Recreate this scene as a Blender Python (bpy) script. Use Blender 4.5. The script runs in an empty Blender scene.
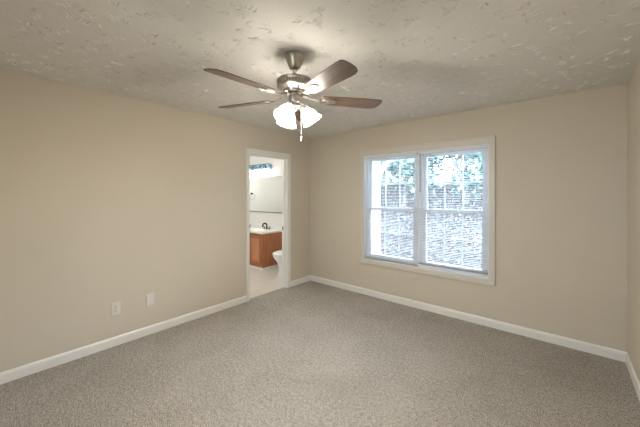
import bpy, bmesh, math, random
from mathutils import Vector, Matrix
import numpy as np

random.seed(7)
PI = math.pi
R = math.radians
sc = bpy.context.scene
C = sc.collection

# ------------------------------------------------------------------ camera, world, sun, exposure
cam_d = bpy.data.cameras.new('camera')
cam_d.sensor_width = 36.0
cam_d.lens = 288.277 / 640 * 36
cam_d.shift_y = -(213.5 - 194.89) / 640
cam_d.clip_start = 0.02
cam = bpy.data.objects.new('camera', cam_d)
C.objects.link(cam)
cam.location = (3.3316, -3.6607, 1.4635)
cam.rotation_euler = (PI / 2, 0, R(40.414))
sc.camera = cam

w = bpy.data.worlds.new('sky')
sc.world = w
w.use_nodes = True
bg = w.node_tree.nodes['Background']
bg.inputs[0].default_value = (0.68, 0.84, 1.0, 1)
bg.inputs[1].default_value = 20.0

sun_d = bpy.data.lights.new('sun', 'SUN')
sun_d.energy = 4.0
sun_d.angle = R(6)
sun_d.color = (1.0, 0.95, 0.88)
sun = bpy.data.objects.new('sun', sun_d)
C.objects.link(sun)
sun.rotation_euler = (R(50), 0, R(25))      # high, from behind the house: it lights the slope, not the room

portal_d = bpy.data.lights.new('window_portal', 'AREA')
portal_d.shape = 'RECTANGLE'
portal_d.size, portal_d.size_y = 1.62, 1.52
portal_d.cycles.is_portal = True
portal = bpy.data.objects.new('window_portal', portal_d)
C.objects.link(portal)
portal.location = (1.875, 0.16, 1.275)
portal.rotation_euler = (R(-90), 0, 0)
portal_d2 = portal_d.copy()
portal_d2.size, portal_d2.size_y = 0.56, 1.06
portal2 = bpy.data.objects.new('fill_window_portal', portal_d2)  # portal of the added rear window
C.objects.link(portal2)
portal2.location = (2.5, -4.62, 1.45)
portal2.rotation_euler = (R(90), 0, 0)

FAN_W = 21.0            # each fan bulb
SHADE_GLOW = 24.0
BATH_W = 17.0

vs = sc.view_settings
vs.view_transform = 'Standard'
vs.look = 'None'
vs.gamma = 1
vs.use_curve_mapping = False
vs.exposure = 0.33

# ------------------------------------------------------------------ materials
def mat(name, col, rough=0.6, metal=0.0, spec=None):
    m = bpy.data.materials.new(name)
    m.use_nodes = True
    b = m.node_tree.nodes['Principled BSDF']
    b.inputs['Base Color'].default_value = (*col, 1)
    b.inputs['Roughness'].default_value = rough
    b.inputs['Metallic'].default_value = metal
    if spec is not None:
        b.inputs['Specular IOR Level'].default_value = spec
    return m

def nd(m, typ, **kw):
    n = m.node_tree.nodes.new(typ)
    for k, v in kw.items():
        setattr(n, k, v)
    return n

def lk(m, a, b):
    m.node_tree.links.new(a, b)

def math_n(m, op, a, b=None, c=None, clamp=False):
    n = nd(m, 'ShaderNodeMath', operation=op, use_clamp=clamp)
    for i, v in enumerate((a, b, c)):
        if v is None:
            continue
        if isinstance(v, (int, float)):
            n.inputs[i].default_value = v
        else:
            lk(m, v, n.inputs[i])
    return n.outputs[0]

def bsdf(m):
    return m.node_tree.nodes['Principled BSDF']

def noise(m, scale, detail=3, rough=0.5, vec=None, dist=0.0):
    n = nd(m, 'ShaderNodeTexNoise')
    n.inputs['Scale'].default_value = scale
    n.inputs['Detail'].default_value = detail
    n.inputs['Roughness'].default_value = rough
    n.inputs['Distortion'].default_value = dist
    if vec is None:
        t = nd(m, 'ShaderNodeTexCoord')
        vec = t.outputs['Object']
    lk(m, vec, n.inputs['Vector'])
    return n.outputs['Fac']

def ramp(m, fac, stops):
    r = nd(m, 'ShaderNodeValToRGB')
    e = r.color_ramp.elements
    while len(e) < len(stops):
        e.new(0.5)
    for el, (p, c) in zip(e, stops):
        el.position = p
        el.color = (*c, 1)
    lk(m, fac, r.inputs[0])
    return r.outputs[0]

def bump(m, h, strength=0.3, distance=0.01):
    b = nd(m, 'ShaderNodeBump')
    b.inputs['Strength'].default_value = strength
    b.inputs['Distance'].default_value = distance
    lk(m, h, b.inputs['Height'])
    lk(m, b.outputs[0], bsdf(m).inputs['Normal'])

# wall paint
WALL = mat('beige_wall_paint', (0.62, 0.545, 0.45), 0.75, spec=0.25)
lk(WALL, ramp(WALL, noise(WALL, 1.3, 2), [(0.3, (0.62, 0.552, 0.447)), (0.7, (0.645, 0.575, 0.468))]), bsdf(WALL).inputs['Base Color'])
bump(WALL, noise(WALL, 160, 3), 0.10, 0.002)

BATHWALL = mat('white_bathroom_paint', (0.78, 0.77, 0.73), 0.7, spec=0.25)
bump(BATHWALL, noise(BATHWALL, 150, 2), 0.08, 0.002)

# slap-brush textured ceiling: short ridges that fan out from scattered centres
CEIL = mat('stomped_ceiling_paint', (0.73, 0.705, 0.66), 0.85, spec=0.2)
def crow_foot(m, scale, seed_off, rand=1.0):
    t = nd(m, 'ShaderNodeTexCoord')
    mp = nd(m, 'ShaderNodeMapping')
    mp.inputs['Location'].default_value = (seed_off, seed_off * 0.7, 0)
    lk(m, t.outputs['Object'], mp.inputs['Vector'])
    wob = nd(m, 'ShaderNodeTexNoise')
    wob.inputs['Scale'].default_value = 14
    lk(m, mp.outputs[0], wob.inputs['Vector'])
    wsub = nd(m, 'ShaderNodeVectorMath', operation='MULTIPLY_ADD')
    lk(m, wob.outputs['Color'], wsub.inputs[0])
    wsub.inputs[1].default_value = (0.03, 0.03, 0)
    lk(m, mp.outputs[0], wsub.inputs[2])
    v = nd(m, 'ShaderNodeTexVoronoi', voronoi_dimensions='2D')
    v.inputs['Scale'].default_value = scale
    v.inputs['Randomness'].default_value = rand
    lk(m, wsub.outputs[0], v.inputs['Vector'])
    sub = nd(m, 'ShaderNodeVectorMath', operation='SUBTRACT')
    lk(m, wsub.outputs[0], sub.inputs[0])
    lk(m, v.outputs['Position'], sub.inputs[1])
    sep = nd(m, 'ShaderNodeSeparateXYZ')
    lk(m, sub.outputs[0], sep.inputs[0])
    ang = math_n(m, 'ARCTAN2', sep.outputs[1], sep.outputs[0])
    sepc = nd(m, 'ShaderNodeSeparateColor')
    lk(m, v.outputs['Color'], sepc.inputs[0])
    comb = nd(m, 'ShaderNodeCombineXYZ')
    lk(m, math_n(m, 'MULTIPLY', ang, 4.6), comb.inputs[0])
    lk(m, math_n(m, 'MULTIPLY', sepc.outputs[0], 60.0), comb.inputs[1])
    lk(m, math_n(m, 'MULTIPLY', v.outputs['Distance'], 1.6), comb.inputs[2])
    n = nd(m, 'ShaderNodeTexNoise')
    n.inputs['Scale'].default_value = 1.6
    n.inputs['Detail'].default_value = 1.5
    lk(m, comb.outputs[0], n.inputs['Vector'])
    mr = nd(m, 'ShaderNodeMapRange', interpolation_type='SMOOTHSTEP')
    lk(m, n.outputs['Fac'], mr.inputs[0])
    mr.inputs[1].default_value = 0.50
    mr.inputs[2].default_value = 0.66
    fall = nd(m, 'ShaderNodeMapRange', interpolation_type='SMOOTHSTEP')
    lk(m, v.outputs['Distance'], fall.inputs[0])
    fall.inputs[1].default_value = 0.62
    fall.inputs[2].default_value = 0.25
    hole = nd(m, 'ShaderNodeMapRange', interpolation_type='SMOOTHSTEP')
    lk(m, v.outputs['Distance'], hole.inputs[0])
    hole.inputs[1].default_value = 0.02
    hole.inputs[2].default_value = 0.10
    on = math_n(m, 'GREATER_THAN', sepc.outputs[1], 0.25)
    return math_n(m, 'MULTIPLY', math_n(m, 'MULTIPLY', mr.outputs[0], fall.outputs[0]), math_n(m, 'MULTIPLY', hole.outputs[0], on))
h = math_n(CEIL, 'ADD', crow_foot(CEIL, 5.2, 0.0), crow_foot(CEIL, 6.6, 3.7))
h = math_n(CEIL, 'ADD', h, math_n(CEIL, 'MULTIPLY', noise(CEIL, 90, 2), 0.12))
bump(CEIL, h, 0.3, 0.004)

TRIM = mat('white_trim_paint', (0.82, 0.80, 0.75), 0.4)
CASING = mat('cream_window_casing_paint', (0.66, 0.61, 0.53), 0.45)
VINYL = mat('white_window_vinyl', (0.86, 0.89, 0.93), 0.35)
BLIND = mat('white_blind_slat', (0.88, 0.91, 0.95), 0.45)
BLINDRAIL = mat('white_blind_rail', (0.74, 0.76, 0.78), 0.45)
BOTTOMRAIL = mat('taupe_blind_bottom_rail', (0.36, 0.34, 0.31), 0.5)
CORD = mat('grey_blind_cord', (0.45, 0.47, 0.5), 0.6)
WAND = mat('grey_clear_plastic_wand', (0.32, 0.35, 0.38), 0.25)

GLASS = bpy.data.materials.new('window_glass')
GLASS.use_nodes = True
nt = GLASS.node_tree
nt.nodes.remove(nt.nodes['Principled BSDF'])
tr = nt.nodes.new('ShaderNodeBsdfTransparent')
tr.inputs[0].default_value = (0.96, 0.98, 1, 1)
gl = nt.nodes.new('ShaderNodeBsdfGlossy')
gl.inputs['Roughness'].default_value = 0.02
fr = nt.nodes.new('ShaderNodeFresnel')
fr.inputs[0].default_value = 1.5
mx = nt.nodes.new('ShaderNodeMixShader')
nt.links.new(fr.outputs[0], mx.inputs[0])
nt.links.new(tr.outputs[0], mx.inputs[1])
nt.links.new(gl.outputs[0], mx.inputs[2])
nt.links.new(mx.outputs[0], nt.nodes['Material Output'].inputs['Surface'])

# cut pile carpet
CARPET = mat('taupe_cut_pile_carpet', (0.4, 0.35, 0.3), 0.95, spec=0.1)
f1 = noise(CARPET, 150, 2, 0.75)
f2 = noise(CARPET, 2.2, 3, 0.6, dist=0.6)
f3 = noise(CARPET, 38, 2, 0.6)
mixf = math_n(CARPET, 'ADD', math_n(CARPET, 'MULTIPLY', f1, 0.77), math_n(CARPET, 'ADD', math_n(CARPET, 'MULTIPLY', f3, 0.16), math_n(CARPET, 'MULTIPLY', f2, 0.07)))
lk(CARPET, ramp(CARPET, mixf, [(0.38, (0.12, 0.105, 0.085)), (0.5, (0.435, 0.40, 0.348)), (0.61, (0.77, 0.72, 0.645))]), bsdf(CARPET).inputs['Base Color'])
bump(CARPET, math_n(CARPET, 'ADD', f1, math_n(CARPET, 'MULTIPLY', f3, 0.5)), 0.9, 0.012)

# bathroom vinyl
TILE = mat('pale_vinyl_tile', (0.72, 0.69, 0.63), 0.2)
tc = nd(TILE, 'ShaderNodeTexCoord')
br = nd(TILE, 'ShaderNodeTexBrick', offset=0.0)
br.inputs['Scale'].default_value = 3.3
br.inputs['Color1'].default_value = (0.74, 0.71, 0.66, 1)
br.inputs['Color2'].default_value = (0.70, 0.67, 0.61, 1)
br.inputs['Mortar'].default_value = (0.60, 0.57, 0.52, 1)
br.inputs['Mortar Size'].default_value = 0.008
br.inputs['Brick Width'].default_value = 1.0
br.inputs['Row Height'].default_value = 1.0
lk(TILE, tc.outputs['Object'], br.inputs['Vector'])
lk(TILE, br.outputs[0], bsdf(TILE).inputs['Base Color'])

NICKEL = mat('brushed_nickel', (0.62, 0.585, 0.54), 0.3, 1.0)
lk(NICKEL, ramp(NICKEL, noise(NICKEL, 22, 2), [(0.35, (0.42, 0.385, 0.35)), (0.65, (0.60, 0.56, 0.515))]), bsdf(NICKEL).inputs['Base Color'])
DARKNICKEL = mat('dark_motor_vent', (0.12, 0.11, 0.10), 0.4, 0.8)

WALNUT = mat('walnut_blade_veneer', (0.2, 0.1, 0.06), 0.4, spec=0.4)
tcw = nd(WALNUT, 'ShaderNodeTexCoord')
mpw = nd(WALNUT, 'ShaderNodeMapping')
mpw.inputs['Scale'].default_value = (2.5, 26, 26)
lk(WALNUT, tcw.outputs['Object'], mpw.inputs['Vector'])
lk(WALNUT, ramp(WALNUT, noise(WALNUT, 1.6, 5, 0.6, mpw.outputs[0], 1.2), [(0.3, (0.038, 0.026, 0.02)), (0.5, (0.10, 0.063, 0.045)), (0.72, (0.165, 0.105, 0.075))]), bsdf(WALNUT).inputs['Base Color'])
bsdf(WALNUT).inputs['Coat Weight'].default_value = 0.0
bsdf(WALNUT).inputs['Coat Roughness'].default_value = 0.12

SHADE = mat('lit_frosted_glass', (0.92, 0.9, 0.86), 0.35)
bsdf(SHADE).inputs['Emission Color'].default_value = (1.0, 0.93, 0.82, 1)
bsdf(SHADE).inputs['Emission Strength'].default_value = SHADE_GLOW
DIFFUSER = mat('fill_light_diffuser', (0.92, 0.92, 0.9), 0.35)  # glowing cover of the added bathroom lamp
bsdf(DIFFUSER).inputs['Emission Color'].default_value = (1.0, 0.98, 0.95, 1)
bsdf(DIFFUSER).inputs['Emission Strength'].default_value = 6.0
BULB = mat('lit_bulb', (1, 1, 1), 0.4)
bsdf(BULB).inputs['Emission Color'].default_value = (1.0, 0.95, 0.88, 1)
bsdf(BULB).inputs['Emission Strength'].default_value = 9.0
CHAIN = mat('white_pull_chain', (0.78, 0.74, 0.66), 0.3, 0.3)

PLATE = mat('white_cover_plate', (0.74, 0.70, 0.63), 0.35)
PLATE_TAN = mat('almond_cover_plate', (0.66, 0.57, 0.48), 0.4)
SLOT = mat('dark_slot', (0.10, 0.085, 0.07), 0.6)
SCREW = mat('plate_screw', (0.5, 0.48, 0.44), 0.35, 0.8)

OAK = mat('honey_oak_cabinet', (0.5, 0.22, 0.1), 0.4)
tco = nd(OAK, 'ShaderNodeTexCoord')
mpo = nd(OAK, 'ShaderNodeMapping')
mpo.inputs['Scale'].default_value = (22, 22, 2.2)
lk(OAK, tco.outputs['Object'], mpo.inputs['Vector'])
lk(OAK, ramp(OAK, noise(OAK, 1.5, 4, 0.6, mpo.outputs[0], 1.0), [(0.3, (0.36, 0.135, 0.058)), (0.55, (0.46, 0.18, 0.08)), (0.75, (0.54, 0.235, 0.115))]), bsdf(OAK).inputs['Base Color'])
OAKPANEL = OAK.copy()
OAKPANEL.name = 'pale_oak_panel'
for n_ in OAKPANEL.node_tree.nodes:
    if n_.type == 'VALTORGB':
        for e_, c_ in zip(n_.color_ramp.elements, ((0.50, 0.215, 0.105), (0.60, 0.27, 0.14), (0.68, 0.33, 0.18))):
            e_.color = (*c_, 1)
MARBLE = mat('white_cultured_marble', (0.85, 0.84, 0.81), 0.2)
PORCELAIN = mat('white_porcelain', (0.86, 0.86, 0.84), 0.12)
SEAT = mat('white_toilet_seat_plastic', (0.88, 0.88, 0.87), 0.25)
BRONZE = mat('black_bronze_faucet', (0.025, 0.022, 0.02), 0.3, 0.7)
MIRROR = mat('mirror_silver', (0.9, 0.93, 0.93), 0.015, 1.0)
CHANNEL = mat('dark_mirror_channel', (0.16, 0.17, 0.17), 0.4, 0.6)
CHROME = mat('chrome', (0.75, 0.77, 0.8), 0.1, 1.0)
BLUEGLASS = mat('mottled_blue_glass', (0.1, 0.3, 0.5), 0.15)
lk(BLUEGLASS, ramp(BLUEGLASS, noise(BLUEGLASS, 26, 3, 0.6), [(0.35, (0.02, 0.06, 0.10)), (0.5, (0.13, 0.30, 0.46)), (0.65, (0.45, 0.68, 0.85))]), bsdf(BLUEGLASS).inputs['Base Color'])

LAWN = mat('dry_lawn', (0.25, 0.24, 0.17), 0.9)
lk(LAWN, ramp(LAWN, noise(LAWN, 6, 4), [(0.3, (0.19, 0.19, 0.12)), (0.7, (0.31, 0.29, 0.21))]), bsdf(LAWN).inputs['Base Color'])
PORCH = mat('white_porch_paint', (0.86, 0.86, 0.85), 0.5)
CONC = mat('pale_concrete', (0.55, 0.54, 0.52), 0.85)
SOIL = mat('leaf_covered_soil', (0.3, 0.25, 0.22), 0.9)
lk(SOIL, ramp(SOIL, noise(SOIL, 9, 6, 0.75), [(0.3, (0.03, 0.025, 0.025)), (0.5, (0.065, 0.056, 0.056)), (0.68, (0.12, 0.108, 0.108))]), bsdf(SOIL).inputs['Base Color'])
def leafmat(name, stops):
    m = mat(name, (0.4, 0.35, 0.3), 0.7)
    g = nd(m, 'ShaderNodeNewGeometry')
    lk(m, ramp(m, g.outputs['Random Per Island'], stops), bsdf(m).inputs['Base Color'])
    return m
LITTER = leafmat('fallen_leaves', [(0.0, (0.02, 0.017, 0.017)), (0.35, (0.046, 0.040, 0.041)), (0.7, (0.078, 0.070, 0.072)), (1.0, (0.17, 0.158, 0.161))])
FOLIAGE = leafmat('pale_green_leaves', [(0.0, (0.035, 0.07, 0.062)), (0.5, (0.09, 0.145, 0.13)), (1.0, (0.21, 0.28, 0.25))])
RUSSET = leafmat('russet_leaves', [(0.0, (0.16, 0.09, 0.06)), (0.5, (0.28, 0.19, 0.14)), (1.0, (0.40, 0.31, 0.25))])
BARK = mat('grey_bark', (0.30, 0.27, 0.25), 0.9)
lk(BARK, ramp(BARK, noise(BARK, 12, 4, 0.7), [(0.3, (0.05, 0.045, 0.04)), (0.7, (0.14, 0.13, 0.12))]), bsdf(BARK).inputs['Base Color'])

# ------------------------------------------------------------------ mesh helpers
def box(bm, x0, x1, y0, y1, z0, z1):
    vs_ = [bm.verts.new(p) for p in ((x0, y0, z0), (x1, y0, z0), (x1, y1, z0), (x0, y1, z0), (x0, y0, z1), (x1, y0, z1), (x1, y1, z1), (x0, y1, z1))]
    for f in ((3, 2, 1, 0), (4, 5, 6, 7), (0, 1, 5, 4), (1, 2, 6, 5), (2, 3, 7, 6), (3, 0, 4, 7)):
        bm.faces.new([vs_[i] for i in f])

def ring_strip(bm, rings, cap=True, closed=True):
    rows = [[bm.verts.new(p) for p in r] for r in rings]
    n = len(rows[0])
    for a, b in zip(rows, rows[1:]):
        for i in range(n if closed else n - 1):
            j = (i + 1) % n
            bm.faces.new((a[i], a[j], b[j], b[i]))
    if cap and closed:
        bm.faces.new(rows[0][::-1])
        bm.faces.new(rows[-1])
    return rows

def lathe(bm, prof, n=40, M=None, cap=True):
    """prof: list of (r, z) revolved about Z, then moved by M"""
    rings = []
    for r, z in prof:
        ring = [Vector((max(r, 1e-5) * math.cos(2 * PI * k / n), max(r, 1e-5) * math.sin(2 * PI * k / n), z)) for k in range(n)]
        rings.append([M @ p for p in ring] if M else ring)
    ring_strip(bm, rings, cap)

def tube(bm, pts, rad, n=12):
    pts = [Vector(p) for p in pts]
    rings = []
    up = Vector((0.13, 0.31, 0.94)).normalized()
    for i, p in enumerate(pts):
        d = (pts[min(i + 1, len(pts) - 1)] - pts[max(i - 1, 0)]).normalized()
        a = d.cross(up)
        if a.length < 1e-3:
            a = d.cross(Vector((1, 0, 0)))
        a.normalize()
        b = d.cross(a)
        r = rad[i] if isinstance(rad, (list, tuple)) else rad
        rings.append([p + a * (r * math.cos(2 * PI * k / n)) + b * (r * math.sin(2 * PI * k / n)) for k in range(n)])
    ring_strip(bm, rings)

def prism(bm, outline, z0, z1):
    """outline in XY extruded along Z"""
    a = [bm.verts.new((x, y, z0)) for x, y in outline]
    b = [bm.verts.new((x, y, z1)) for x, y in outline]
    n = len(a)
    bm.faces.new(a[::-1])
    bm.faces.new(b)
    for i in range(n):
        j = (i + 1) % n
        bm.faces.new((a[i], a[j], b[j], b[i]))

def xform(bm, M):
    bmesh.ops.transform(bm, matrix=M, verts=bm.verts)

def obj(name, bm, m, parent=None, smooth=False, bevel=0.0, segs=2, label=None):
    bmesh.ops.recalc_face_normals(bm, faces=bm.faces)
    me = bpy.data.meshes.new(name)
    bm.to_mesh(me)
    bm.free()
    me.materials.append(m)
    o = bpy.data.objects.new(name, me)
    C.objects.link(o)
    if parent:
        o.parent = parent
    if smooth:
        me.polygons.foreach_set('use_smooth', [True] * len(me.polygons))
        try:
            me.set_sharp_from_angle(angle=R(42))
        except Exception:
            pass
    if bevel:
        b = o.modifiers.new('bevel', 'BEVEL')
        b.width = bevel
        b.segments = segs
        b.limit_method = 'ANGLE'
        b.angle_limit = R(40)
    if label:
        o['label'] = label
    return o

def nb():
    return bmesh.new()

def thing(name, label, cat, loc=(0, 0, 0), rz=0, group=None):
    o = bpy.data.objects.new(name, None)
    o.empty_display_size = 0.1
    C.objects.link(o)
    o.location = loc
    o.rotation_euler = (0, 0, rz)
    tag(o, label, cat, group)
    return o

def tag(o, label, cat, group=None, kind=None):
    o['label'] = label
    o['category'] = cat
    if group:
        o['group'] = group
    if kind:
        o['kind'] = kind
    return o

def struct(name, bm, m, parent=None, label=None, cat=None, **kw):
    o = obj(name, bm, m, parent, **kw)
    if not parent:
        o['kind'] = 'structure'
        if label:
            o['label'] = label
        if cat:
            o['category'] = cat
    return o

def boxes(*bs):
    bm = nb()
    for b in bs:
        box(bm, *b)
    return bm

def copy_thing(root, loc, rz=0, label=None):
    r = root.copy()
    C.objects.link(r)
    r.location = loc
    r.rotation_euler = (0, 0, rz)
    if label:
        r['label'] = label
    for ch in list(root.children):
        c = ch.copy()
        C.objects.link(c)
        c.parent = r
        for g in list(ch.children):
            d = g.copy()
            C.objects.link(d)
            d.parent = c
    return r

# ------------------------------------------------------------------ room shell
W_, H_, YR = 3.744, 2.44, -4.48          # right wall, ceiling, rear wall
DY0, DY1, DZ = -1.274, -0.522, 2.052        # bathroom doorway in the left wall
WX0, WX1, WZ0, WZ1 = 1.068, 2.682, 0.522, 2.034   # window opening in the back wall

struct('floor', boxes((-0.06, W_ + 0.12, YR - 0.12, 0.14, -0.10, 0.0)), CARPET, label='taupe cut pile carpet over the whole bedroom floor', cat='floor')
def stomped_ceiling():
    # slab plus the raised brush strokes of the stomped plaster, fanning out from each stomp
    bm = boxes((-0.12, W_ + 0.12, YR - 0.12, 0.14, H_, H_ + 0.1))
    rs = random.Random(21)
    step = 0.14
    for iy in range(int(-YR / step)):
        for ix in range(int(W_ / step)):
            cx = (ix + rs.uniform(0.1, 0.9)) * step + 0.05
            cy = YR + (iy + rs.uniform(0.1, 0.9)) * step + 0.05
            if rs.random() < 0.12:
                continue
            a0, spread = rs.uniform(0, 2 * PI), rs.uniform(1.6, 4.2)
            k_ = rs.randint(6, 11)
            for q in range(k_):
                a = a0 + spread * (q / k_ - 0.5) + rs.uniform(-0.16, 0.16)
                r0 = rs.uniform(0.008, 0.035)
                ln = rs.uniform(0.03, 0.07)
                hw_, hh = rs.uniform(0.0027, 0.0044), rs.uniform(0.0036, 0.0062)
                d = Vector((math.cos(a), math.sin(a), 0)); p = Vector((-d.y, d.x, 0))
                bend = rs.uniform(-0.012, 0.012)
                st_ = Vector((cx, cy, H_ + 0.0003)) + d * r0
                md = st_ + d * ln * 0.5 + p * bend
                en = st_ + d * ln
                if not all(0.02 < v.x < W_ - 0.02 and YR + 0.02 < v.y < -0.02 for v in (st_, md, en)):
                    continue
                dn = Vector((0, 0, -hh))
                v0, v1 = bm.verts.new(st_), bm.verts.new(en)
                l, c, r = bm.verts.new(md - p * hw_), bm.verts.new(md + dn), bm.verts.new(md + p * hw_)
                for f in ((v0, c, l), (v0, r, c), (v1, l, c), (v1, c, r), (v0, l, v1, r)):
                    bm.faces.new(f)
    return bm
struct('ceiling', stomped_ceiling(), CEIL, label='white stomp textured ceiling above the bedroom', cat='ceiling')
struct('wall_left', boxes((-0.12, 0, YR - 0.12, DY0, 0, H_), (-0.12, 0, DY1, 0.56, 0, H_), (-0.12, 0, DY0, DY1, DZ, H_)), WALL, label='plain beige wall with the bathroom doorway', cat='wall')
struct('wall_back', boxes((0, WX0, 0, 0.14, 0, H_), (WX1, W_ + 0.12, 0, 0.14, 0, H_), (WX0, WX1, 0, 0.14, 0, WZ0), (WX0, WX1, 0, 0.14, WZ1, H_)), WALL, label='beige wall with the wide window', cat='wall')
struct('wall_right', boxes((W_, W_ + 0.12, YR, 0, 0, H_)), WALL, label='beige wall at the right edge of the view', cat='wall')
RX0, RX1, RZ0, RZ1 = 2.2, 2.8, 0.9, 2.0     # opening of the added fill window, behind the viewer
struct('wall_rear', boxes((0, RX0, YR - 0.12, YR, 0, H_), (RX1, W_ + 0.12, YR - 0.12, YR, 0, H_), (RX0, RX1, YR - 0.12, YR, 0, RZ0), (RX0, RX1, YR - 0.12, YR, RZ1, H_)), WALL, label='beige wall behind the viewer', cat='wall')

def base_profile(bm, p0, p1, nrm, h=0.088, t=0.014):
    """baseboard with a rounded top along p0-p1; nrm points into the room"""
    p0, p1, n = Vector((*p0, 0)), Vector((*p1, 0)), Vector((*nrm, 0))
    prof = [(0, 0), (t, 0), (t, h - 0.022), (t * 0.75, h - 0.010), (t * 0.35, h - 0.002), (0, h)]
    ring_strip(bm, [[p + n * a + Vector((0, 0, z)) for a, z in prof] for p in (p0, p1)])
bm = nb(); base_profile(bm, (0, YR), (0, DY0 - 0.036), (1, 0)); base_profile(bm, (0, DY1 + 0.036), (0, 0), (1, 0))
struct('baseboard_left', bm, TRIM, label='white baseboard along the left wall on both sides of the doorway', cat='baseboard')
bm = nb(); base_profile(bm, (0.014, 0), (W_, 0), (0, -1))
struct('baseboard_back', bm, TRIM, label='white baseboard under the window', cat='baseboard')
bm = nb(); base_profile(bm, (W_, YR), (W_, -0.014), (-1, 0))
struct('baseboard_right', bm, TRIM, label='white baseboard at the foot of the right wall', cat='baseboard')
bm = nb(); base_profile(bm, (0.014, YR), (W_ - 0.014, YR), (0, 1))
struct('baseboard_rear', bm, TRIM, label='white baseboard behind the viewer', cat='baseboard')

# ------------------------------------------------------------------ doorway
door = thing('door_1', 'open white cased doorway into the bathroom', 'doorway', (0, (DY0 + DY1) / 2, 0))
door['kind'] = 'structure'
hw = (DY1 - DY0) / 2
def casing_side(bm, x0, x1, ya, yb, z1):
    box(bm, x0, x1, ya, yb, 0, z1)
cw, ci = 0.035, 0.014
for side in (0, 1):
    x0, x1 = ((0, 0.011), (-0.131, -0.12))[side]
    bm = boxes((x0, x1, -hw - cw, -hw + ci, 0, DZ + cw + 0.02), (x0, x1, hw - ci, hw + cw, 0, DZ + cw + 0.02), (x0, x1, -hw + ci, hw - ci, DZ - ci, DZ + cw + 0.02))
    # raised outer bead of the casing
    e = 0.006 if side == 0 else -0.006
    xa, xb = sorted(((x1, x1 + e) if side == 0 else (x0, x0 + e)))
    for b in ((xa, xb, -hw - cw, -hw - cw + 0.018, 0, DZ + cw + 0.02), (xa, xb, hw + cw - 0.018, hw + cw, 0, DZ + cw + 0.02), (xa, xb, -hw - cw + 0.018, hw + cw - 0.018, DZ + cw + 0.002, DZ + cw + 0.02)):
        box(bm, *b)
    obj('casing', bm, TRIM, door, bevel=0.002)
bm = boxes((-0.12, 0, -hw, -hw + 0.018, 0, DZ), (-0.12, 0, hw - 0.018, hw, 0, DZ), (-0.12, 0, -hw + 0.018, hw - 0.018, DZ - 0.018, DZ))
obj('jamb', bm, TRIM, door)
bm = boxes((-0.085, -0.05, -hw + 0.018, -hw + 0.029, 0, DZ - 0.018), (-0.085, -0.05, hw - 0.029, hw - 0.018, 0, DZ - 0.018), (-0.085, -0.05, -hw + 0.029, hw - 0.029, DZ - 0.029, DZ - 0.018))
obj('door_stop', bm, TRIM, door, bevel=0.002)
bm = boxes((-0.116, -0.088, hw - 0.0195, hw - 0.018, 0.90, 0.957))
obj('strike_plate', bm, BRONZE, door, label='dark metal strike plate on the right jamb')

# ------------------------------------------------------------------ window
win = thing('window_1', 'wide twin double hung window with white grilles', 'window', ((WX0 + WX1) / 2, 0, WZ0))
win['kind'] = 'structure'
ox, oz = -(WX0 + WX1) / 2, -WZ0
def wbox(*bs):
    bm = nb()
    for (x0, x1, y0, y1, z0, z1) in bs:
        box(bm, x0 + ox, x1 + ox, y0, y1, z0 + oz, z1 + oz)
    return bm
k = 0.064
bm = wbox((WX0 - k, WX0, -0.013, 0, WZ0 - k, WZ1 + k * 1.4), (WX1, WX1 + k, -0.013, 0, WZ0 - k, WZ1 + k * 1.4),
          (WX0, WX1, -0.013, 0, WZ1, WZ1 + k * 1.4), (WX0, WX1, -0.013, 0, WZ0 - k, WZ0))
for b in ((WX0 - k, WX0 - k + 0.018, -0.021, -0.013, WZ0 - k, WZ1 + k * 1.4), (WX1 + k - 0.018, WX1 + k, -0.021, -0.013, WZ0 - k, WZ1 + k * 1.4),
          (WX0 - k + 0.018, WX1 + k - 0.018, -0.021, -0.013, WZ1 + k * 1.4 - 0.018, WZ1 + k * 1.4), (WX0 - k + 0.018, WX1 + k - 0.018, -0.021, -0.013, WZ0 - k, WZ0 - k + 0.018)):
    box(bm, b[0] + ox, b[1] + ox, b[2], b[3], b[4] + oz, b[5] + oz)
obj('casing', bm, CASING, win, bevel=0.003)
bm = wbox((WX0, WX0 + 0.008, 0, 0.055, WZ0, WZ1), (WX1 - 0.008, WX1, 0, 0.055, WZ0, WZ1), (WX0 + 0.008, WX1 - 0.008, 0, 0.055, WZ1 - 0.008, WZ1), (WX0 + 0.008, WX1 - 0.008, 0, 0.055, WZ0, WZ0 + 0.008))
obj('jamb_liner', bm, VINYL, win, label='white jamb lining')
XM0, XM1 = 1.832, 1.918
fr_ = 0.038
bm = wbox((WX0, WX0 + fr_, 0.055, 0.135, WZ0, WZ1), (WX1 - fr_, WX1, 0.055, 0.135, WZ0, WZ1), (XM0, XM1, 0.055, 0.135, WZ0, WZ1),
          (WX0 + fr_, XM0, 0.055, 0.135, WZ1 - fr_, WZ1), (XM1, WX1 - fr_, 0.055, 0.135, WZ1 - fr_, WZ1),
          (WX0 + fr_, XM0, 0.055, 0.135, WZ0, WZ0 + fr_), (XM1, WX1 - fr_, 0.055, 0.135, WZ0, WZ0 + fr_))
obj('window_frame', bm, VINYL, win, bevel=0.003)
ZM = 1.262
st = 0.042
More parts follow.
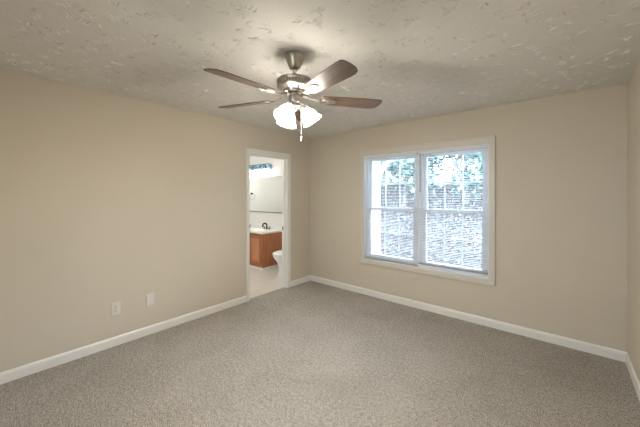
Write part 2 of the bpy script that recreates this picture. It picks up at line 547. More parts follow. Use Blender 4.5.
for (xa, xb) in ((WX0 + fr_, XM0), (XM1, WX1 - fr_)):
    for (za, zb, ya, yb) in ((WZ0 + fr_, ZM + 0.02, 0.064, 0.090), (ZM - 0.02, WZ1 - fr_, 0.098, 0.124)):
        bm = wbox((xa, xa + st, ya, yb, za, zb), (xb - st, xb, ya, yb, za, zb), (xa + st, xb - st, ya, yb, za, za + st), (xa + st, xb - st, ya, yb, zb - st, zb))
        s = obj('sash', bm, VINYL, win, bevel=0.002)
        ym = (ya + yb) / 2
        obj('pane', wbox((xa + st - 0.004, xb - st + 0.004, ym - 0.007, ym - 0.004, za + st - 0.004, zb - st + 0.004)), GLASS, s)
        g = nb()
        gx0, gx1, gz0, gz1 = xa + st, xb - st, za + st, zb - st
        for i in (1, 2):
            xx = gx0 + (gx1 - gx0) * i / 3
            box(g, xx - 0.008 + ox, xx + 0.008 + ox, ym - 0.001, ym + 0.005, gz0 + oz, gz1 + oz)
        zz = (gz0 + gz1) / 2
        for i in range(3):
            a = gx0 + (gx1 - gx0) * i / 3 + (0.008 if i else 0)
            b = gx0 + (gx1 - gx0) * (i + 1) / 3 - (0.008 if i < 2 else 0)
            box(g, a + ox, b + ox, ym - 0.001, ym + 0.005, zz - 0.008 + oz, zz + 0.008 + oz)
        obj('grille', g, VINYL, s)

# added unseen window in the wall behind the viewer, lets in fill daylight
fill_win = thing('fill_window', 'plain white added window behind the viewer, letting in fill daylight', 'window', ((RX0 + RX1) / 2, YR, RZ0))
fill_win['kind'] = 'structure'
h2, v2 = (RX1 - RX0) / 2, RZ1 - RZ0
obj('window_frame', boxes((-h2, -h2 + 0.04, -0.1, -0.03, 0, v2), (h2 - 0.04, h2, -0.1, -0.03, 0, v2), (-h2 + 0.04, h2 - 0.04, -0.1, -0.03, 0, 0.04), (-h2 + 0.04, h2 - 0.04, -0.1, -0.03, v2 - 0.04, v2), (-h2 + 0.04, h2 - 0.04, -0.08, -0.05, v2 / 2 - 0.02, v2 / 2 + 0.02)), VINYL, fill_win)
for za, zb in ((0.04, v2 / 2 - 0.02), (v2 / 2 + 0.02, v2 - 0.04)):
    obj('pane', boxes((-h2 + 0.036, h2 - 0.036, -0.067, -0.063, za - 0.004, zb + 0.004)), GLASS, fill_win)
obj('casing', boxes((-h2 - 0.06, -h2, 0, 0.015, -0.06, v2 + 0.06), (h2, h2 + 0.06, 0, 0.015, -0.06, v2 + 0.06), (-h2, h2, 0, 0.015, -0.06, 0), (-h2, h2, 0, 0.015, v2, v2 + 0.06)), CASING, fill_win)

# ------------------------------------------------------------------ mini blinds
def mini_blind(x0, x1, zb, label, wand_x=None):
    t = thing('mini_blind', label, 'blind', ((x0 + x1) / 2, 0.028, WZ1 - 0.01), 0, 'mini blinds in the window')
    hx = (x1 - x0) / 2
    ztop = 0.0
    L = zb - (WZ1 - 0.01)          # bottom rail underside, local
    obj('headrail', boxes((-hx, hx, -0.019, 0.019, -0.034, ztop)), BLINDRAIL, t, bevel=0.003)
    pitch = 0.0205
    bm = nb()
    z = -0.050
    tilt = R(12)
    while z > L + 0.03:
        cs = []
        for u in (-1, -0.33, 0.33, 1):
            y = u * 0.0122
            cs.append((y * math.cos(tilt), y * math.sin(tilt) + 0.0022 * (1 - u * u)))
        prof = cs + [(y, zz - 0.0007) for y, zz in reversed(cs)]
        ring_strip(bm, [[Vector((x, y, z + zz)) for y, zz in prof] for x in (-hx + 0.003, hx - 0.003)])
        z -= pitch
    obj('slats', bm, BLIND, t)
    obj('bottom_rail', boxes((-hx + 0.002, hx - 0.002, -0.0125, 0.0125, L, L + 0.016)), BOTTOMRAIL, t, bevel=0.004)
    for fx in (-0.62, 0.62):
        bm = nb()
        for yy in (-0.0135, 0.0135):
            tube(bm, [(fx * hx, yy, -0.03), (fx * hx, yy, L + 0.008)], 0.0007, 5)
        obj('ladder_cord', bm, CORD, t)
    if wand_x is not None:
        wx = wand_x - (x0 + x1) / 2
        bm = nb()
        tube(bm, [(wx, -0.024, -0.028), (wx, -0.0245, -0.5)], 0.0045, 8)
        tube(bm, [(wx, -0.0245, -0.5), (wx, -0.0245, -0.525)], [0.006, 0.005], 8)
        obj('tilt_wand', bm, WAND, t, smooth=True)
    return t
mini_blind(WX0 + 0.014, 1.862, 0.532, 'white mini blind over the left half of the window, hanging a little lower')
mini_blind(1.876, WX1 - 0.014, 0.566, 'white mini blind over the right half of the window, with the grey tilt wand', 1.905)

# ------------------------------------------------------------------ wall plates
def wall_plate(name, label, loc, rz, m, duplex, group=None, ww=0.076, hh=0.122):
    """local: plate lies on local XZ, faces local -Y"""
    t = thing(name, label, 'outlet' if duplex else 'wall plate', loc, rz, group)
    obj('cover_plate', boxes((-ww / 2, ww / 2, -0.006, 0, -hh / 2, hh / 2)), m, t, bevel=0.003)
    if duplex:
        for s in (-1, 1):
            bm = nb()
            pts = []
            for k in range(24):
                a = 2 * PI * k / 24
                pts.append((0.0175 * math.cos(a), max(-0.0135, min(0.0135, 0.0175 * math.sin(a)))))
            prism(bm, pts, 0, 0.002)
            xform(bm, Matrix.Translation((0, -0.006, s * 0.0195)) @ Matrix.Rotation(R(90), 4, 'X'))
            r = obj('socket', bm, m, t)
            bm = boxes((-0.0085, -0.0060, -0.0086, -0.008, s * 0.0195 + 0.000, s * 0.0195 + 0.009), (0.0060, 0.0085, -0.0086, -0.008, s * 0.0195 + 0.000, s * 0.0195 + 0.009), (-0.003, 0.003, -0.0086, -0.008, s * 0.0195 - 0.010, s * 0.0195 - 0.004))
            obj('slot', bm, SLOT, r)
    zs = (0,) if duplex else (-0.042, 0.042)
    for z in zs:
        bm = nb()
        lathe(bm, [(0.0032, 0.006), (0.0032, 0.0068), (0.001, 0.0074)], 10, Matrix.Translation((0, 0, z)) @ Matrix.Rotation(R(90), 4, 'X'))
        obj('screw', bm, SCREW, t)
    return t
wall_plate('wall_outlet', 'white duplex outlet on the left wall, nearer the viewer than the blank plate', (0, -2.815, 0.357), R(90), PLATE, True)
wall_plate('blank_wall_plate', 'plain white blank cover plate on the left wall between the outlet and the doorway', (0, -2.508, 0.358), R(90), PLATE, False)
wall_plate('wall_outlet', 'almond duplex outlet low on the back wall under the window', (1.836, 0, 0.352), 0, PLATE_TAN, True)

# ------------------------------------------------------------------ ceiling fan
FX, FY = 1.893, -2.244
fan = thing('ceiling_fan', 'brushed nickel five blade ceiling fan with walnut blades and three lit glass shades', 'ceiling fan', (FX, FY, H_))
right = Vector((math.cos(R(40.414)), math.sin(R(40.414)), 0))
AZ0 = R(40.414)
bm = nb(); lathe(bm, [(0.060, 0.0), (0.069, -0.004), (0.070, -0.022), (0.066, -0.030), (0.058, -0.050), (0.047, -0.075), (0.040, -0.090), (0.033, -0.098), (0.016, -0.100)], 48)
obj('canopy', bm, NICKEL, fan, smooth=True)
bm = nb(); lathe(bm, [(0.0135, -0.094), (0.0135, -0.19)], 20); lathe(bm, [(0.019, -0.150), (0.023, -0.154), (0.023, -0.168), (0.030, -0.175)], 24)
obj('downrod', bm, NICKEL, fan, smooth=True)
bm = nb(); lathe(bm, [(0.030, -0.172), (0.075, -0.174), (0.110, -0.177), (0.121, -0.181), (0.126, -0.188), (0.124, -0.193), (0.119, -0.197), (0.119, -0.222), (0.123, -0.226), (0.121, -0.232), (0.108, -0.240), (0.090, -0.248), (0.080, -0.254), (0.076, -0.268), (0.060, -0.272)], 64)
mh = obj('motor_housing', bm, NICKEL, fan, smooth=True)
bm = nb()
for k in range(36):
    a = 2 * PI * k / 36
    b = nb(); box(b, 0.1180, 0.1198, -0.0022, 0.0022, -0.219, -0.200)
    bmesh.ops.transform(b, matrix=Matrix.Rotation(a, 4, 'Z'), verts=b.verts)
    me = bpy.data.meshes.new('tmp'); b.to_mesh(me); b.free(); bm.from_mesh(me); bpy.data.meshes.remove(me)
obj('vent_ribs', bm, DARKNICKEL, mh, label='dark vent slots round the motor housing')
bm = nb(); lathe(bm, [(0.050, -0.270), (0.058, -0.273), (0.058, -0.284), (0.040, -0.288)], 40)
obj('flywheel', bm, DARKNICKEL, fan, smooth=True)
bm = nb(); lathe(bm, [(0.036, -0.286), (0.043, -0.289), (0.044, -0.330), (0.040, -0.338), (0.034, -0.342), (0.046, -0.346), (0.050, -0.356), (0.046, -0.368), (0.030, -0.380), (0.014, -0.386), (0.010, -0.394), (0.003, -0.398)], 40)
obj('switch_housing', bm, NICKEL, fan, smooth=True)

# blades (local x = out along the blade)
BR, BZ = 0.646, -0.302
def blade_outline():
    up, lo = [], []
    x0, x1 = 0.185, BR
    n = 16
    pts = []
    top = [(x0 + 0.012, 0.052), (0.30, 0.060), (0.45, 0.066), (0.56, 0.069), (0.60, 0.067), (0.628, 0.058), (0.643, 0.040), (0.652, 0.016), (0.655, -0.012), (0.654, -0.040), (0.648, -0.058), (0.636, -0.0675)]
    bot = [(0.60, -0.069), (0.56, -0.069), (0.45, -0.066), (0.30, -0.060), (x0 + 0.012, -0.052)]
    end = [(x0, -0.036), (x0 - 0.003, 0), (x0, 0.036)]
    return [(x * BR / 0.655 if x > 0.3 else x, y) for x, y in (top + bot + end)[::-1]]
for i in range(5):
    az = AZ0 + R(14 + 72 * i)
    bm = nb()
    prism(bm, blade_outline(), -0.003, 0.003)
    M = Matrix.Rotation(R(-12), 4, 'X')
    b = obj('blade', bm, WALNUT, fan, bevel=0.0015)
    b.matrix_local = Matrix.Translation((0, 0, BZ)) @ Matrix.Rotation(R(1.3), 4, right) @ Matrix.Rotation(az, 4, 'Z') @ Matrix.Rotation(R(-12), 4, 'X')
    # blade iron: arm from the flywheel, oval medallion under the blade
    bm = nb()
    arm = [(0.052, 0, 0.021), (0.090, 0, 0.018), (0.125, 0, 0.000), (0.165, 0, -0.009), (0.20, 0, -0.009)]
    wd = [0.016, 0.013, 0.012, 0.015, 0.020]
    rings = []
    for (x, y, z), ww in zip(arm, wd):
        rings.append([Vector((x, -ww, z - 0.003)), Vector((x, ww, z - 0.003)), Vector((x, ww * 0.8, z + 0.003)), Vector((x, -ww * 0.8, z + 0.003))])
    ring_strip(bm, rings)
    out = [(0.243 + 0.062 * math.cos(2 * PI * q / 32), 0.030 * math.sin(2 * PI * q / 32)) for q in range(32)]
    prism(bm, out, -0.0085, -0.0035)
    for sx in (0.205, 0.243, 0.281):
        lathe(bm, [(0.0075, -0.0080), (0.0070, -0.0105), (0.003, -0.0120)], 12, Matrix.Translation((sx, 0, 0)))
    ringo = nb()
    pr_ = []
    for q in range(32):
        a = 2 * PI * q / 32
        pr_.append([Vector((0.243 + (0.050 + 0.004 * math.cos(s)) * math.cos(a), (0.0215 + 0.004 * math.cos(s)) * math.sin(a), -0.0085 + 0.003 * math.sin(s))) for s in (0, PI * 0.5, PI, PI * 1.5)])
    pr_.append(pr_[0])
    ring_strip(ringo, pr_, cap=False)
    me = bpy.data.meshes.new('tmp'); ringo.to_mesh(me); ringo.free(); bm.from_mesh(me); bpy.data.meshes.remove(me)
    obj('blade_iron', bm, NICKEL, b, smooth=True)

# light kit: three arms, each with a bell shade
for az in (243, 3, 123):
    a = AZ0 + R(az)
    d = Vector((math.cos(a), math.sin(a), 0))
    ax = (d * math.sin(R(33)) + Vector((0, 0, -1)) * math.cos(R(33))).normalized()
    p0 = Vector((0, 0, -0.350)) + d * 0.030
    p1 = p0 + d * 0.020 + Vector((0, 0, 0.004))
    p2 = p1 + ax * 0.024
    bm = nb()
    tube(bm, [p0, p0.lerp(p1, 0.6) + Vector((0, 0, 0.004)), p1, p1.lerp(p2, 0.5), p2], [0.010, 0.009, 0.010, 0.014, 0.020], 14)
    Mx = Matrix.Translation(p2) @ Vector((0, 0, 1)).rotation_difference(ax).to_matrix().to_4x4()
    lathe(bm, [(0.018, -0.008), (0.026, -0.002), (0.027, 0.016), (0.024, 0.017)], 24, Mx)
    obj('lamp_arm', bm, NICKEL, fan, smooth=True)
    prof = [(0.0245, 0.004), (0.027, 0.018), (0.036, 0.032), (0.047, 0.048), (0.054, 0.066), (0.058, 0.084), (0.064, 0.100), (0.073, 0.113)]
    inner = [(r - 0.003, z - 0.0005) for r, z in reversed(prof)]
    bm = nb()
    rows = []
    for r, z in prof + inner:
        rows.append([Mx @ Vector((r * math.cos(2 * PI * q / 40), r * math.sin(2 * PI * q / 40), z)) for q in range(40)])
    ring_strip(bm, rows, cap=False)
    s = obj('lamp_shade', bm, SHADE, fan, smooth=True, label='lit white frosted glass bell shade')
    bm = nb()
    lathe(bm, [(0.010, 0.012), (0.013, 0.026), (0.020, 0.042), (0.024, 0.056), (0.022, 0.070), (0.013, 0.080), (0.002, 0.084)], 20, Mx)
    obj('bulb', bm, BULB, s, smooth=True)
    ld = bpy.data.lights.new('fan_bulb_light', 'POINT')
    ld.energy = FAN_W
    ld.color = (1.0, 0.91, 0.78)
    ld.shadow_soft_size = 0.03
    lo = bpy.data.objects.new('fan_bulb_light', ld)
    C.objects.link(lo)
    lo.parent = fan
    lo.location = Mx @ Vector((0, 0, 0.100))
# pull chain
cr = right * 0.040 - Vector((-right.y, right.x, 0)) * 0.02
bm = nb()
tube(bm, [(cr.x, cr.y, -0.332), (cr.x * 1.15, cr.y * 1.15, -0.345), (cr.x * 1.2, cr.y * 1.2, -0.36), (cr.x * 1.2, cr.y * 1.2, -0.575)], 0.0016, 8)
pc = obj('pull_chain', bm, CHAIN, fan)
bm = nb()
lathe(bm, [(0.002, 0.0), (0.0045, -0.004), (0.0055, -0.02), (0.004, -0.032), (0.001, -0.034)], 14, Matrix.Translation((cr.x * 1.2, cr.y * 1.2, -0.573)))
obj('chain_pull', bm, CHAIN, pc, smooth=True)

# ------------------------------------------------------------------ bathroom shell
BX, BY0, BY1 = -2.75, -1.95, 0.42
struct('floor_bathroom', boxes((BX - 0.1, -0.06, BY0 - 0.1, BY1 + 0.1, -0.10, -0.004)), TILE, label='pale vinyl tile floor of the bathroom', cat='floor')
struct('ceiling_bathroom', boxes((BX - 0.1, -0.12, BY0 - 0.1, BY1 + 0.12, H_, H_ + 0.1)), BATHWALL, label='white ceiling of the bathroom', cat='ceiling')
struct('wall_bathroom_back', boxes((BX - 0.1, -0.12, BY1, BY1 + 0.12, -0.004, H_)), BATHWALL, label='white bathroom wall behind the vanity', cat='wall')
struct('wall_bathroom_left', boxes((BX - 0.1, BX, BY0, BY1, -0.004, H_)), BATHWALL, label='white bathroom side wall with the towel ring', cat='wall')
struct('wall_bathroom_rear', boxes((BX - 0.1, -0.12, BY0 - 0.1, BY0, -0.004, H_)), BATHWALL, label='white bathroom wall facing the mirror', cat='wall')
# white paint on the bathroom side of the shared wall
struct('wall_bathroom_right', boxes((-0.124, -0.1202, BY0, DY0 - 0.06, -0.004, H_), (-0.124, -0.1202, DY1 + 0.06, BY1, -0.004, H_), (-0.124, -0.1202, DY0 - 0.06, DY1 + 0.06, DZ + 0.06, H_)), BATHWALL, label='white bathroom face of the doorway wall', cat='wall')

# vanity cabinet: front faces -Y, right end faces +X
VX1, VX0, VY0, VY1, VZ = -1.15, BX + 0.004, -0.125, BY1 - 0.002, 0.705
van = thing('vanity_cabinet', 'honey oak double vanity cabinet under the white countertop', 'cabinet', ((VX0 + VX1) / 2, (VY0 + VY1) / 2, -0.004))
hx, hy = (VX1 - VX0) / 2, (VY1 - VY0) / 2
obj('body', boxes((-hx, hx, -hy, -hy + 0.018, 0.0, VZ), (hx - 0.018, hx, -hy + 0.018, hy, 0.0, VZ), (-hx, -hx + 0.018, -hy + 0.018, hy, 0.0, VZ), (-hx + 0.018, hx - 0.018, -hy + 0.018, hy, 0.08, 0.098)), OAK, van, bevel=0.001)
nd_ = 4
dw = (2 * hx - 0.06) / nd_
for i in range(nd_):
    x0 = hx - 0.055 - (i + 1) * dw + 0.03 + 0.012
    x1 = x0 + dw - 0.024
    z0, z1 = 0.10, 0.655
    bm = boxes((x0, x0 + 0.055, -hy - 0.018, -hy, z0, z1), (x1 - 0.055, x1, -hy - 0.018, -hy, z0, z1), (x0 + 0.055, x1 - 0.055, -hy - 0.018, -hy, z0, z0 + 0.055), (x0 + 0.055, x1 - 0.055, -hy - 0.018, -hy, z1 - 0.055, z1))
    dr = obj('cabinet_door', bm, OAK, van, bevel=0.003)
    obj('door_panel', boxes((x0 + 0.056, x1 - 0.056, -hy - 0.005, -hy - 0.0005, z0 + 0.056, z1 - 0.056)), OAKPANEL, dr, label='paler recessed oak door panel')
    bm = nb()
    kx = x0 + 0.03 if i % 2 == 0 else x1 - 0.03
    lathe(bm, [(0.006, 0.0), (0.006, 0.012), (0.014, 0.018), (0.014, 0.026), (0.006, 0.031)], 16, Matrix.Translation((kx, -hy - 0.018, z1 - 0.05)) @ Matrix.Rotation(R(90), 4, 'X'))
    obj('door_knob', bm, BRONZE, dr, smooth=True)
bm = nb()
prof = [(0, 0), (0.013, 0), (0.013, 0.034), (0.006, 0.044), (0, 0.046)]
ring_strip(bm, [[Vector((x, -hy - a, z)) for a, z in prof] for x in (-hx, hx + 0.0)])
ring_strip(bm, [[Vector((hx + a, y, z)) for a, z in prof] for y in (-hy - 0.013, hy)])
obj('base_moulding', bm, MARBLE, van, label='white base moulding along the foot of the vanity')

# countertop with two basins
CT0, CT1 = VZ - 0.0035, VZ + 0.026
def counter_mesh():
    bm = nb()
    x0, x1, y0, y1 = VX0, VX1 + 0.018, VY0 - 0.03, VY1
    cxs = [-1.60, -2.26]
    nx, ny = 120, 46
    grid = []
    for j in range(ny + 1):
        row = []
        for i in range(nx + 1):
            x = x0 + (x1 - x0) * i / nx
            y = y0 + (y1 - y0) * j / ny
            z = CT1
            for cx in cxs:
                q = math.hypot((x - cx) / 0.21, (y - (y0 + 0.26)) / 0.155)
                if q < 1:
                    z = min(z, CT1 - 0.09 * (1 - q ** 3))
            row.append(bm.verts.new((x, y, z)))
        grid.append(row)
    for j in range(ny):
        for i in range(nx):
            bm.faces.new((grid[j][i], grid[j][i + 1], grid[j + 1][i + 1], grid[j + 1][i]))
    # edge skirt
    edge = grid[0][:] + [r[-1] for r in grid[1:]] + grid[-1][-2::-1] + [r[0] for r in grid[-2:0:-1]]
    low = [bm.verts.new((v.co.x, v.co.y, CT0)) for v in edge]
    n = len(edge)
    for i in range(n):
        j = (i + 1) % n
        bm.faces.new((edge[i], low[i], low[j], edge[j]))
    return bm
ct = obj('countertop', counter_mesh(), MARBLE, None, smooth=True)
tag(ct, 'white cultured marble double basin countertop on the oak vanity', 'countertop')
bm = boxes((VX0, VX1 + 0.018, VY1 - 0.016, VY1, CT1, CT1 + 0.085))
obj('backsplash', bm, MARBLE, ct, bevel=0.004)

# faucets
def faucet(x, label):
    t = thing('faucet', label, 'faucet', (x, VY1 - 0.10, CT1 + 0.0005), 0, 'faucets on the vanity')
    bm = nb()
    lathe(bm, [(0.026, 0.0), (0.026, 0.008), (0.017, 0.014), (0.016, 0.03)], 24)
    pts = [(0, 0, 0.015)]
    for q in range(0, 13):
        a = PI * q / 12
        pts.append((0, -0.055 + 0.055 * math.cos(a), 0.075 + 0.050 * math.sin(a)))
    pts.append((0, -0.112, 0.050))
    tube(bm, pts, [0.018] + [0.016] * 12 + [0.015, 0.015], 14)
    obj('spout', bm, BRONZE, t, smooth=True)
    for s in (-1, 1):
        bm = nb()
        lathe(bm, [(0.022, 0.0), (0.022, 0.008), (0.013, 0.013), (0.011, 0.034), (0.014, 0.040), (0.010, 0.048)], 20, Matrix.Translation((s * 0.085, 0, 0)))
        tube(bm, [(s * 0.085, 0, 0.040), (s * 0.11, -0.004, 0.052), (s * 0.135, -0.006, 0.056)], [0.007, 0.006, 0.0075], 10)
        obj('handle', bm, BRONZE, t, smooth=True)
    return t
faucet(-1.56, 'black two handle arched faucet at the right basin of the white countertop')
faucet(-2.26, 'black two handle faucet at the left basin, mostly hidden by the door casing')

# mirror
mir = thing('wall_mirror', 'wide frameless mirror on the bathroom wall above the vanity', 'mirror', (-1.95, BY1, 1.085))
obj('mirror_glass', boxes((-0.795, 0.80, -0.008, -0.001, 0.006, 0.765)), MIRROR, mir)
obj('mirror_channel', boxes((-0.795, 0.80, -0.013, -0.001, -0.008, 0.006)), CHANNEL, mir, label='dark metal channel along the bottom edge of the mirror')
obj('mirror_clip', boxes((-0.795, 0.80, -0.011, -0.001, 0.765, 0.772)), CHANNEL, mir, label='thin dark channel along the top edge of the mirror')

# vanity light
vl = thing('vanity_light', 'long bath bar light with mottled blue glass above the mirror', 'wall light', (-2.0, BY1, 2.0))
obj('backplate', boxes((-0.52, 0.52, -0.025, -0.001, 0.02, 0.12)), CHROME, vl, bevel=0.004)
for i in range(3):
    xa = -0.50 + i * 0.337
    bm = boxes((xa, xa + 0.325, -0.10, -0.088, 0.034, 0.130))
    g = obj('glass_panel', bm, BLUEGLASS, vl, bevel=0.003)
    obj('panel_trim', boxes((xa, xa + 0.325, -0.102, -0.026, 0.1305, 0.137)), BRONZE, g)
    bm = nb()
    lathe(bm, [(0.012, 0.045), (0.014, 0.03), (0.030, 0.0), (0.036, -0.022), (0.030, -0.045), (0.010, -0.058), (0.001, -0.059)], 20, Matrix.Translation((xa + 0.1625, -0.056, 0.025)))
    obj('bulb', bm, BULB, vl, smooth=True)
    ld = bpy.data.lights.new('vanity_bulb_light', 'POINT')
    ld.energy = BATH_W / 4
    ld.color = (1.0, 0.97, 0.93)
    ld.shadow_soft_size = 0.04
    lo = bpy.data.objects.new('vanity_bulb_light', ld)
    C.objects.link(lo)
    lo.parent = vl
    lo.location = (xa + 0.1625, -0.075, -0.08)

# added unseen lamp above the door head, brightens the bathroom
cl = thing('fill_ceiling_light', 'added unseen round flush lamp that fills the bathroom with light', 'ceiling light', (-1.2, -0.95, H_))
bm = nb(); lathe(bm, [(0.16, 0), (0.16, -0.02), (0.155, -0.022)], 40)
obj('pan', bm, NICKEL, cl, smooth=True)
bm = nb(); lathe(bm, [(0.15, -0.0225), (0.14, -0.05), (0.10, -0.08), (0.05, -0.095), (0.002, -0.1)], 40)
obj('diffuser', bm, DIFFUSER, cl, smooth=True)
ld = bpy.data.lights.new('bathroom_fill_light', 'POINT')
ld.energy = BATH_W
ld.color = (1.0, 0.98, 0.95)
ld.shadow_soft_size = 0.12
lo = bpy.data.objects.new('bathroom_fill_light', ld)
C.objects.link(lo)
lo.parent = cl
lo.location = (0, 0, -0.23)

# towel ring on the side wall (seen in the mirror)
tr_ = thing('towel_ring', 'chrome towel ring with a dark mount, seen in the mirror over the vanity', 'towel ring', (BX, 0.03, 1.50))
bm = nb(); lathe(bm, [(0.026, 0.0), (0.026, 0.006), (0.012, 0.012), (0.010, 0.045), (0.014, 0.05), (0.01, 0.056)], 20, Matrix.Rotation(R(90), 4, 'Y'))
obj('mount', bm, BRONZE, tr_, smooth=True, label='dark mount')
bm = nb()
tube(bm, [(0.044, 0.075 * math.sin(2 * PI * q / 32), -0.075 + 0.075 * math.cos(2 * PI * q / 32)) for q in range(33)], 0.0045, 10)
obj('ring', bm, CHROME, tr_, smooth=True)

# toilet: faces -Y
TX, TYB = -0.595, BY1 - 0.012
toi = thing('toilet', 'white porcelain toilet beside the oak vanity', 'toilet', (TX, TYB, -0.004))
def oval(z, cy, a, bf, bb, n=40):
    pts = []
    for q in range(n):
        t = 2 * PI * q / n
        s = math.sin(t)
        pts.append(Vector((a * math.cos(t), cy + (bb if s > 0 else bf) * s, z)))
    return pts
bm = nb()
ring_strip(bm, [oval(0.0, -0.36, 0.128, 0.245, 0.20), oval(0.02, -0.36, 0.130, 0.247, 0.203), oval(0.10, -0.36, 0.118, 0.225, 0.19), oval(0.19, -0.37, 0.116, 0.22, 0.19), oval(0.26, -0.39, 0.135, 0.235, 0.19), oval(0.32, -0.41, 0.168, 0.265, 0.20), oval(0.365, -0.42, 0.182, 0.28, 0.21), oval(0.385, -0.42, 0.184, 0.282, 0.21)])
box(bm, -0.11, 0.11, -0.22, -0.02, 0.20, 0.384)
obj('bowl', bm, PORCELAIN, toi, smooth=True)
bm = nb()
ring_strip(bm, [oval(0.386, -0.42, 0.186, 0.284, 0.20), oval(0.396, -0.42, 0.19, 0.288, 0.20), oval(0.402, -0.42, 0.188, 0.286, 0.20)])
obj('seat', bm, SEAT, toi, smooth=True)
bm = nb()
ring_strip(bm, [oval(0.404, -0.42, 0.186, 0.284, 0.20), oval(0.416, -0.42, 0.187, 0.285, 0.20), oval(0.424, -0.42, 0.170, 0.262, 0.185), oval(0.427, -0.42, 0.12, 0.2, 0.14)])
obj('lid', bm, SEAT, toi, smooth=True)
obj('tank', boxes((-0.22, 0.22, -0.20, -0.01, 0.386, 0.71)), PORCELAIN, toi, bevel=0.03, segs=4, smooth=True)
obj('tank_lid', boxes((-0.23, 0.23, -0.21, -0.005, 0.712, 0.745)), PORCELAIN, toi, bevel=0.012, segs=3, smooth=True)
bm = nb(); tube(bm, [(-0.17, -0.20, 0.66), (-0.17, -0.218, 0.66), (-0.12, -0.222, 0.655), (-0.09, -0.222, 0.65)], 0.007, 10)
obj('flush_lever', bm, CHROME, toi, smooth=True)

# ------------------------------------------------------------------ outside: slope, leaves, porch, trees
def hill_z(x, y):
    t = max(0.0, y - 2.0)
    z = -0.25 + 3.2 * (1 - math.exp(-t / 6.0) * (1 + 0.1 * t)) 
    k_ = min(1, t / 3)
    return z + k_ * (0.10 * math.sin(x * 0.7 + y * 0.4) + 0.05 * math.sin(x * 2.1 - y * 1.3))
bm = nb()
gx, gy = [(-24 + 0.6 * i) for i in range(61)], [0.56 + 0.5 * j for j in range(60)]
rows = [[bm.verts.new((x, y, hill_z(x, y))) for x in gx] for y in gy]
for a, b in zip(rows, rows[1:]):
    for i in range(len(gx) - 1):
        bm.faces.new((a[i], a[i + 1], b[i + 1], b[i]))
lowr = [bm.verts.new((x, 0.15, -0.25)) for x in gx]
for i in range(len(gx) - 1):
    bm.faces.new((lowr[i], lowr[i + 1], rows[0][i + 1], rows[0][i]))
struct('ground_slope', bm, SOIL, label='leaf covered slope rising outside the window', cat='ground', smooth=True)

def leaf_mesh(name, P, size, m, parent=None, flat=0.5):
    """many small bent leaves at points P"""
    n = len(P)
    rng = np.random.default_rng(3 + n)
    P = np.asarray(P)
    nz = rng.normal(size=(n, 3)) * np.array([flat, flat, flat]) + np.array([0, 0, 1.0 if flat < 1 else 0])
    nz /= np.linalg.norm(nz, axis=1)[:, None]
    u = np.cross(nz, rng.normal(size=(n, 3)))
    u /= np.linalg.norm(u, axis=1)[:, None]
    v = np.cross(nz, u)
    s = size * rng.uniform(0.6, 1.4, size=n)[:, None]
    bend = nz * s * 0.18
    V = np.stack([P - u * s, P - v * s * 0.5 + bend, P + u * s, P + v * s * 0.5 + bend], 1).reshape(-1, 3)
    me = bpy.data.meshes.new(name)
    me.from_pydata([tuple(p) for p in V], [], [(4 * i, 4 * i + 1, 4 * i + 2, 4 * i + 3) for i in range(n)])
    me.materials.append(m)
    o = bpy.data.objects.new(name, me)
    C.objects.link(o)
    if parent:
        o.parent = parent
    return o
rng = np.random.default_rng(11)
pts = []
for _ in range(36000):
    y = 1.9 + 14 * rng.random() ** 1.3
    xc = 3.33 - 0.44 * (y + 3.66)
    x = xc + rng.uniform(-1, 1) * (1.6 + 0.36 * y)
    pts.append((x, y, hill_z(x, y) + 0.02 + 0.03 * rng.random()))
o = leaf_mesh('leaf_litter', pts, 0.05, LITTER, flat=0.55)
tag(o, 'pale fallen leaves carpeting the slope outside the window', 'leaves', kind='stuff')

struct('ground_bounce', boxes((-4, 9, -16, YR - 0.12, -0.5, -0.3)), LAWN, label='added unseen pale lawn that bounces daylight into the rear fill window', cat='ground')  # added unseen ground, tempers the light entering the rear window from below
# porch: slab, post with plinth and curved bracket, beam
struct('porch_slab', boxes((-1.6, 0.62, 0.57, 1.66, -0.32, 0.04)), CONC, label='pale concrete porch slab outside the window', cat='porch')
post = thing('porch_post', 'white square porch post with curved bracket outside the left window half', 'post', (0.42, 1.5, 0.04))
obj('shaft', boxes((-0.066, 0.066, -0.066, 0.066, 0.26, 2.16)), PORCH, post, bevel=0.006)
obj('plinth', boxes((-0.10, 0.10, -0.10, 0.10, 0.0, 0.22), (-0.083, 0.083, -0.083, 0.083, 0.22, 0.26)), PORCH, post, bevel=0.006)
bm = nb()
arc = []
for q in range(13):
    a = R(90 * q / 12)
    arc.append((0.066 + 0.40 * (1 - math.cos(a)), 1.72 + 0.42 * math.sin(a)))
rings = []
for i, (x, z) in enumerate(arc):
    a = R(90 * i / 12)
    nx_, nz_ = math.cos(a) * 0.045, -math.sin(a) * 0.045
    rings.append([Vector((x, -0.03, z)), Vector((x + nx_, -0.03, z + nz_)), Vector((x + nx_, 0.03, z + nz_)), Vector((x, 0.03, z))])
ring_strip(bm, rings)
obj('bracket', bm, PORCH, post)
bm = boxes((-2.1, 0.98, 1.42, 1.58, 2.20, 2.36))
o = struct('porch_beam', bm, PORCH, label='white porch beam resting on the post', cat='beam', bevel=0.006)

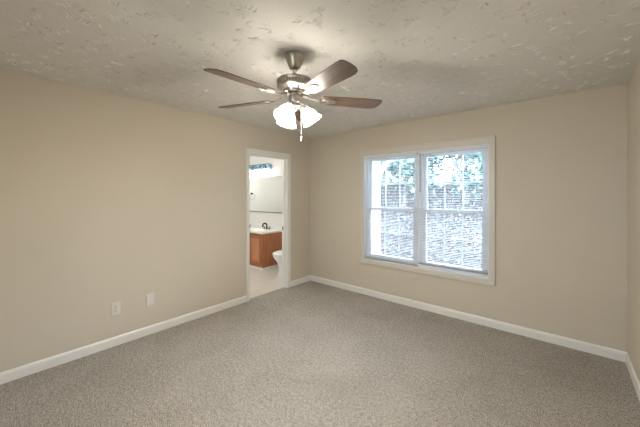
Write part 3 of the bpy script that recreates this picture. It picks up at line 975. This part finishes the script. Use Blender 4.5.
# trees on the slope
def tree(x, y, hgt, rad, label, lm, n, lean=0.0, crown=1.5, low=0.3):
    z0 = hill_z(x, y) - 0.05
    t = thing('tree', label, 'tree', (x, y, z0), 0, 'trees on the slope')
    bm = nb()
    pp = [(lean * q * q * 0.1, 0.05 * math.sin(q), hgt * q / 5) for q in range(6)]
    tube(bm, pp, [rad * (1.25 - 0.19 * q) for q in range(6)], 10)
    obj('trunk', bm, BARK, t, smooth=True)
    r2 = np.random.default_rng(int(abs(x * 71 + y * 13)) + n)
    bm = nb()
    P = []
    for b in range(9):
        q = 0.9 + 0.46 * b
        base = Vector((lean * q * q * 0.1, 0, hgt * q / 5))
        a = r2.uniform(0, 2 * PI)
        ln = crown * r2.uniform(0.6, 1.1)
        tip = base + Vector((math.cos(a) * ln, math.sin(a) * ln, ln * r2.uniform(0.1, 0.6)))
        tube(bm, [base, base.lerp(tip, 0.5) + Vector((0, 0, 0.08)), tip], [rad * 0.32, rad * 0.2, rad * 0.06], 6)
        for _ in range(n // 9):
            f = r2.uniform(low, 1.1)
            c = base.lerp(tip, f)
            g = r2.normal(size=3) * crown * 0.23
            P.append((c.x + g[0], c.y + g[1], c.z + g[2]))
    obj('branches', bm, BARK, t, smooth=True)
    leaf_mesh('foliage', P, 0.15, lm, t, flat=1.5)
    return t
tree(-1.5, 7.2, 4.2, 0.08, 'slim pale green tree on the slope, nearest behind the porch post', FOLIAGE, 900, 0.2, 1.2)
tree(-2.2, 11.0, 5.0, 0.13, 'leaning green tree on the slope, behind the middle of the window', FOLIAGE, 2200, -0.3, 1.7)
tree(0.4, 8.4, 4.4, 0.10, 'green tree at the right edge of the window view, nearest the house', FOLIAGE, 1200, -0.2, 1.4)
tree(-5.2, 12.0, 5.5, 0.15, 'tall green tree far up the slope on the left of the view', FOLIAGE, 1700, 0.1, 1.9)
tree(-0.6, 12.6, 5.2, 0.13, 'russet leaved tree up the slope, the only warm coloured one', RUSSET, 900, 0.2, 1.5)
tree(-3.6, 9.0, 4.6, 0.11, 'green tree at the left end of the slope, beyond the porch beam', FOLIAGE, 1200, 0.3, 1.5)
tree(-7.6, 14.5, 6.0, 0.16, 'green tree at the top of the slope, farthest to the left', FOLIAGE, 3200, 0.1, 2.2)
tree(-5.4, 16.5, 6.4, 0.17, 'broad green tree on the crest of the slope, left of the farthest tree', FOLIAGE, 3600, -0.1, 2.4)
tree(-1.0, 15.6, 6.0, 0.16, 'green tree on the crest behind the russet tree', FOLIAGE, 3400, 0.1, 2.3)
tree(1.6, 12.6, 5.4, 0.14, 'green tree on the crest at the right end of the window view', FOLIAGE, 2800, -0.1, 2.0)
tree(-3.4, 14.5, 5.6, 0.15, 'farthest green tree, at the top of the slope', FOLIAGE, 2800, 0.1, 2.1)
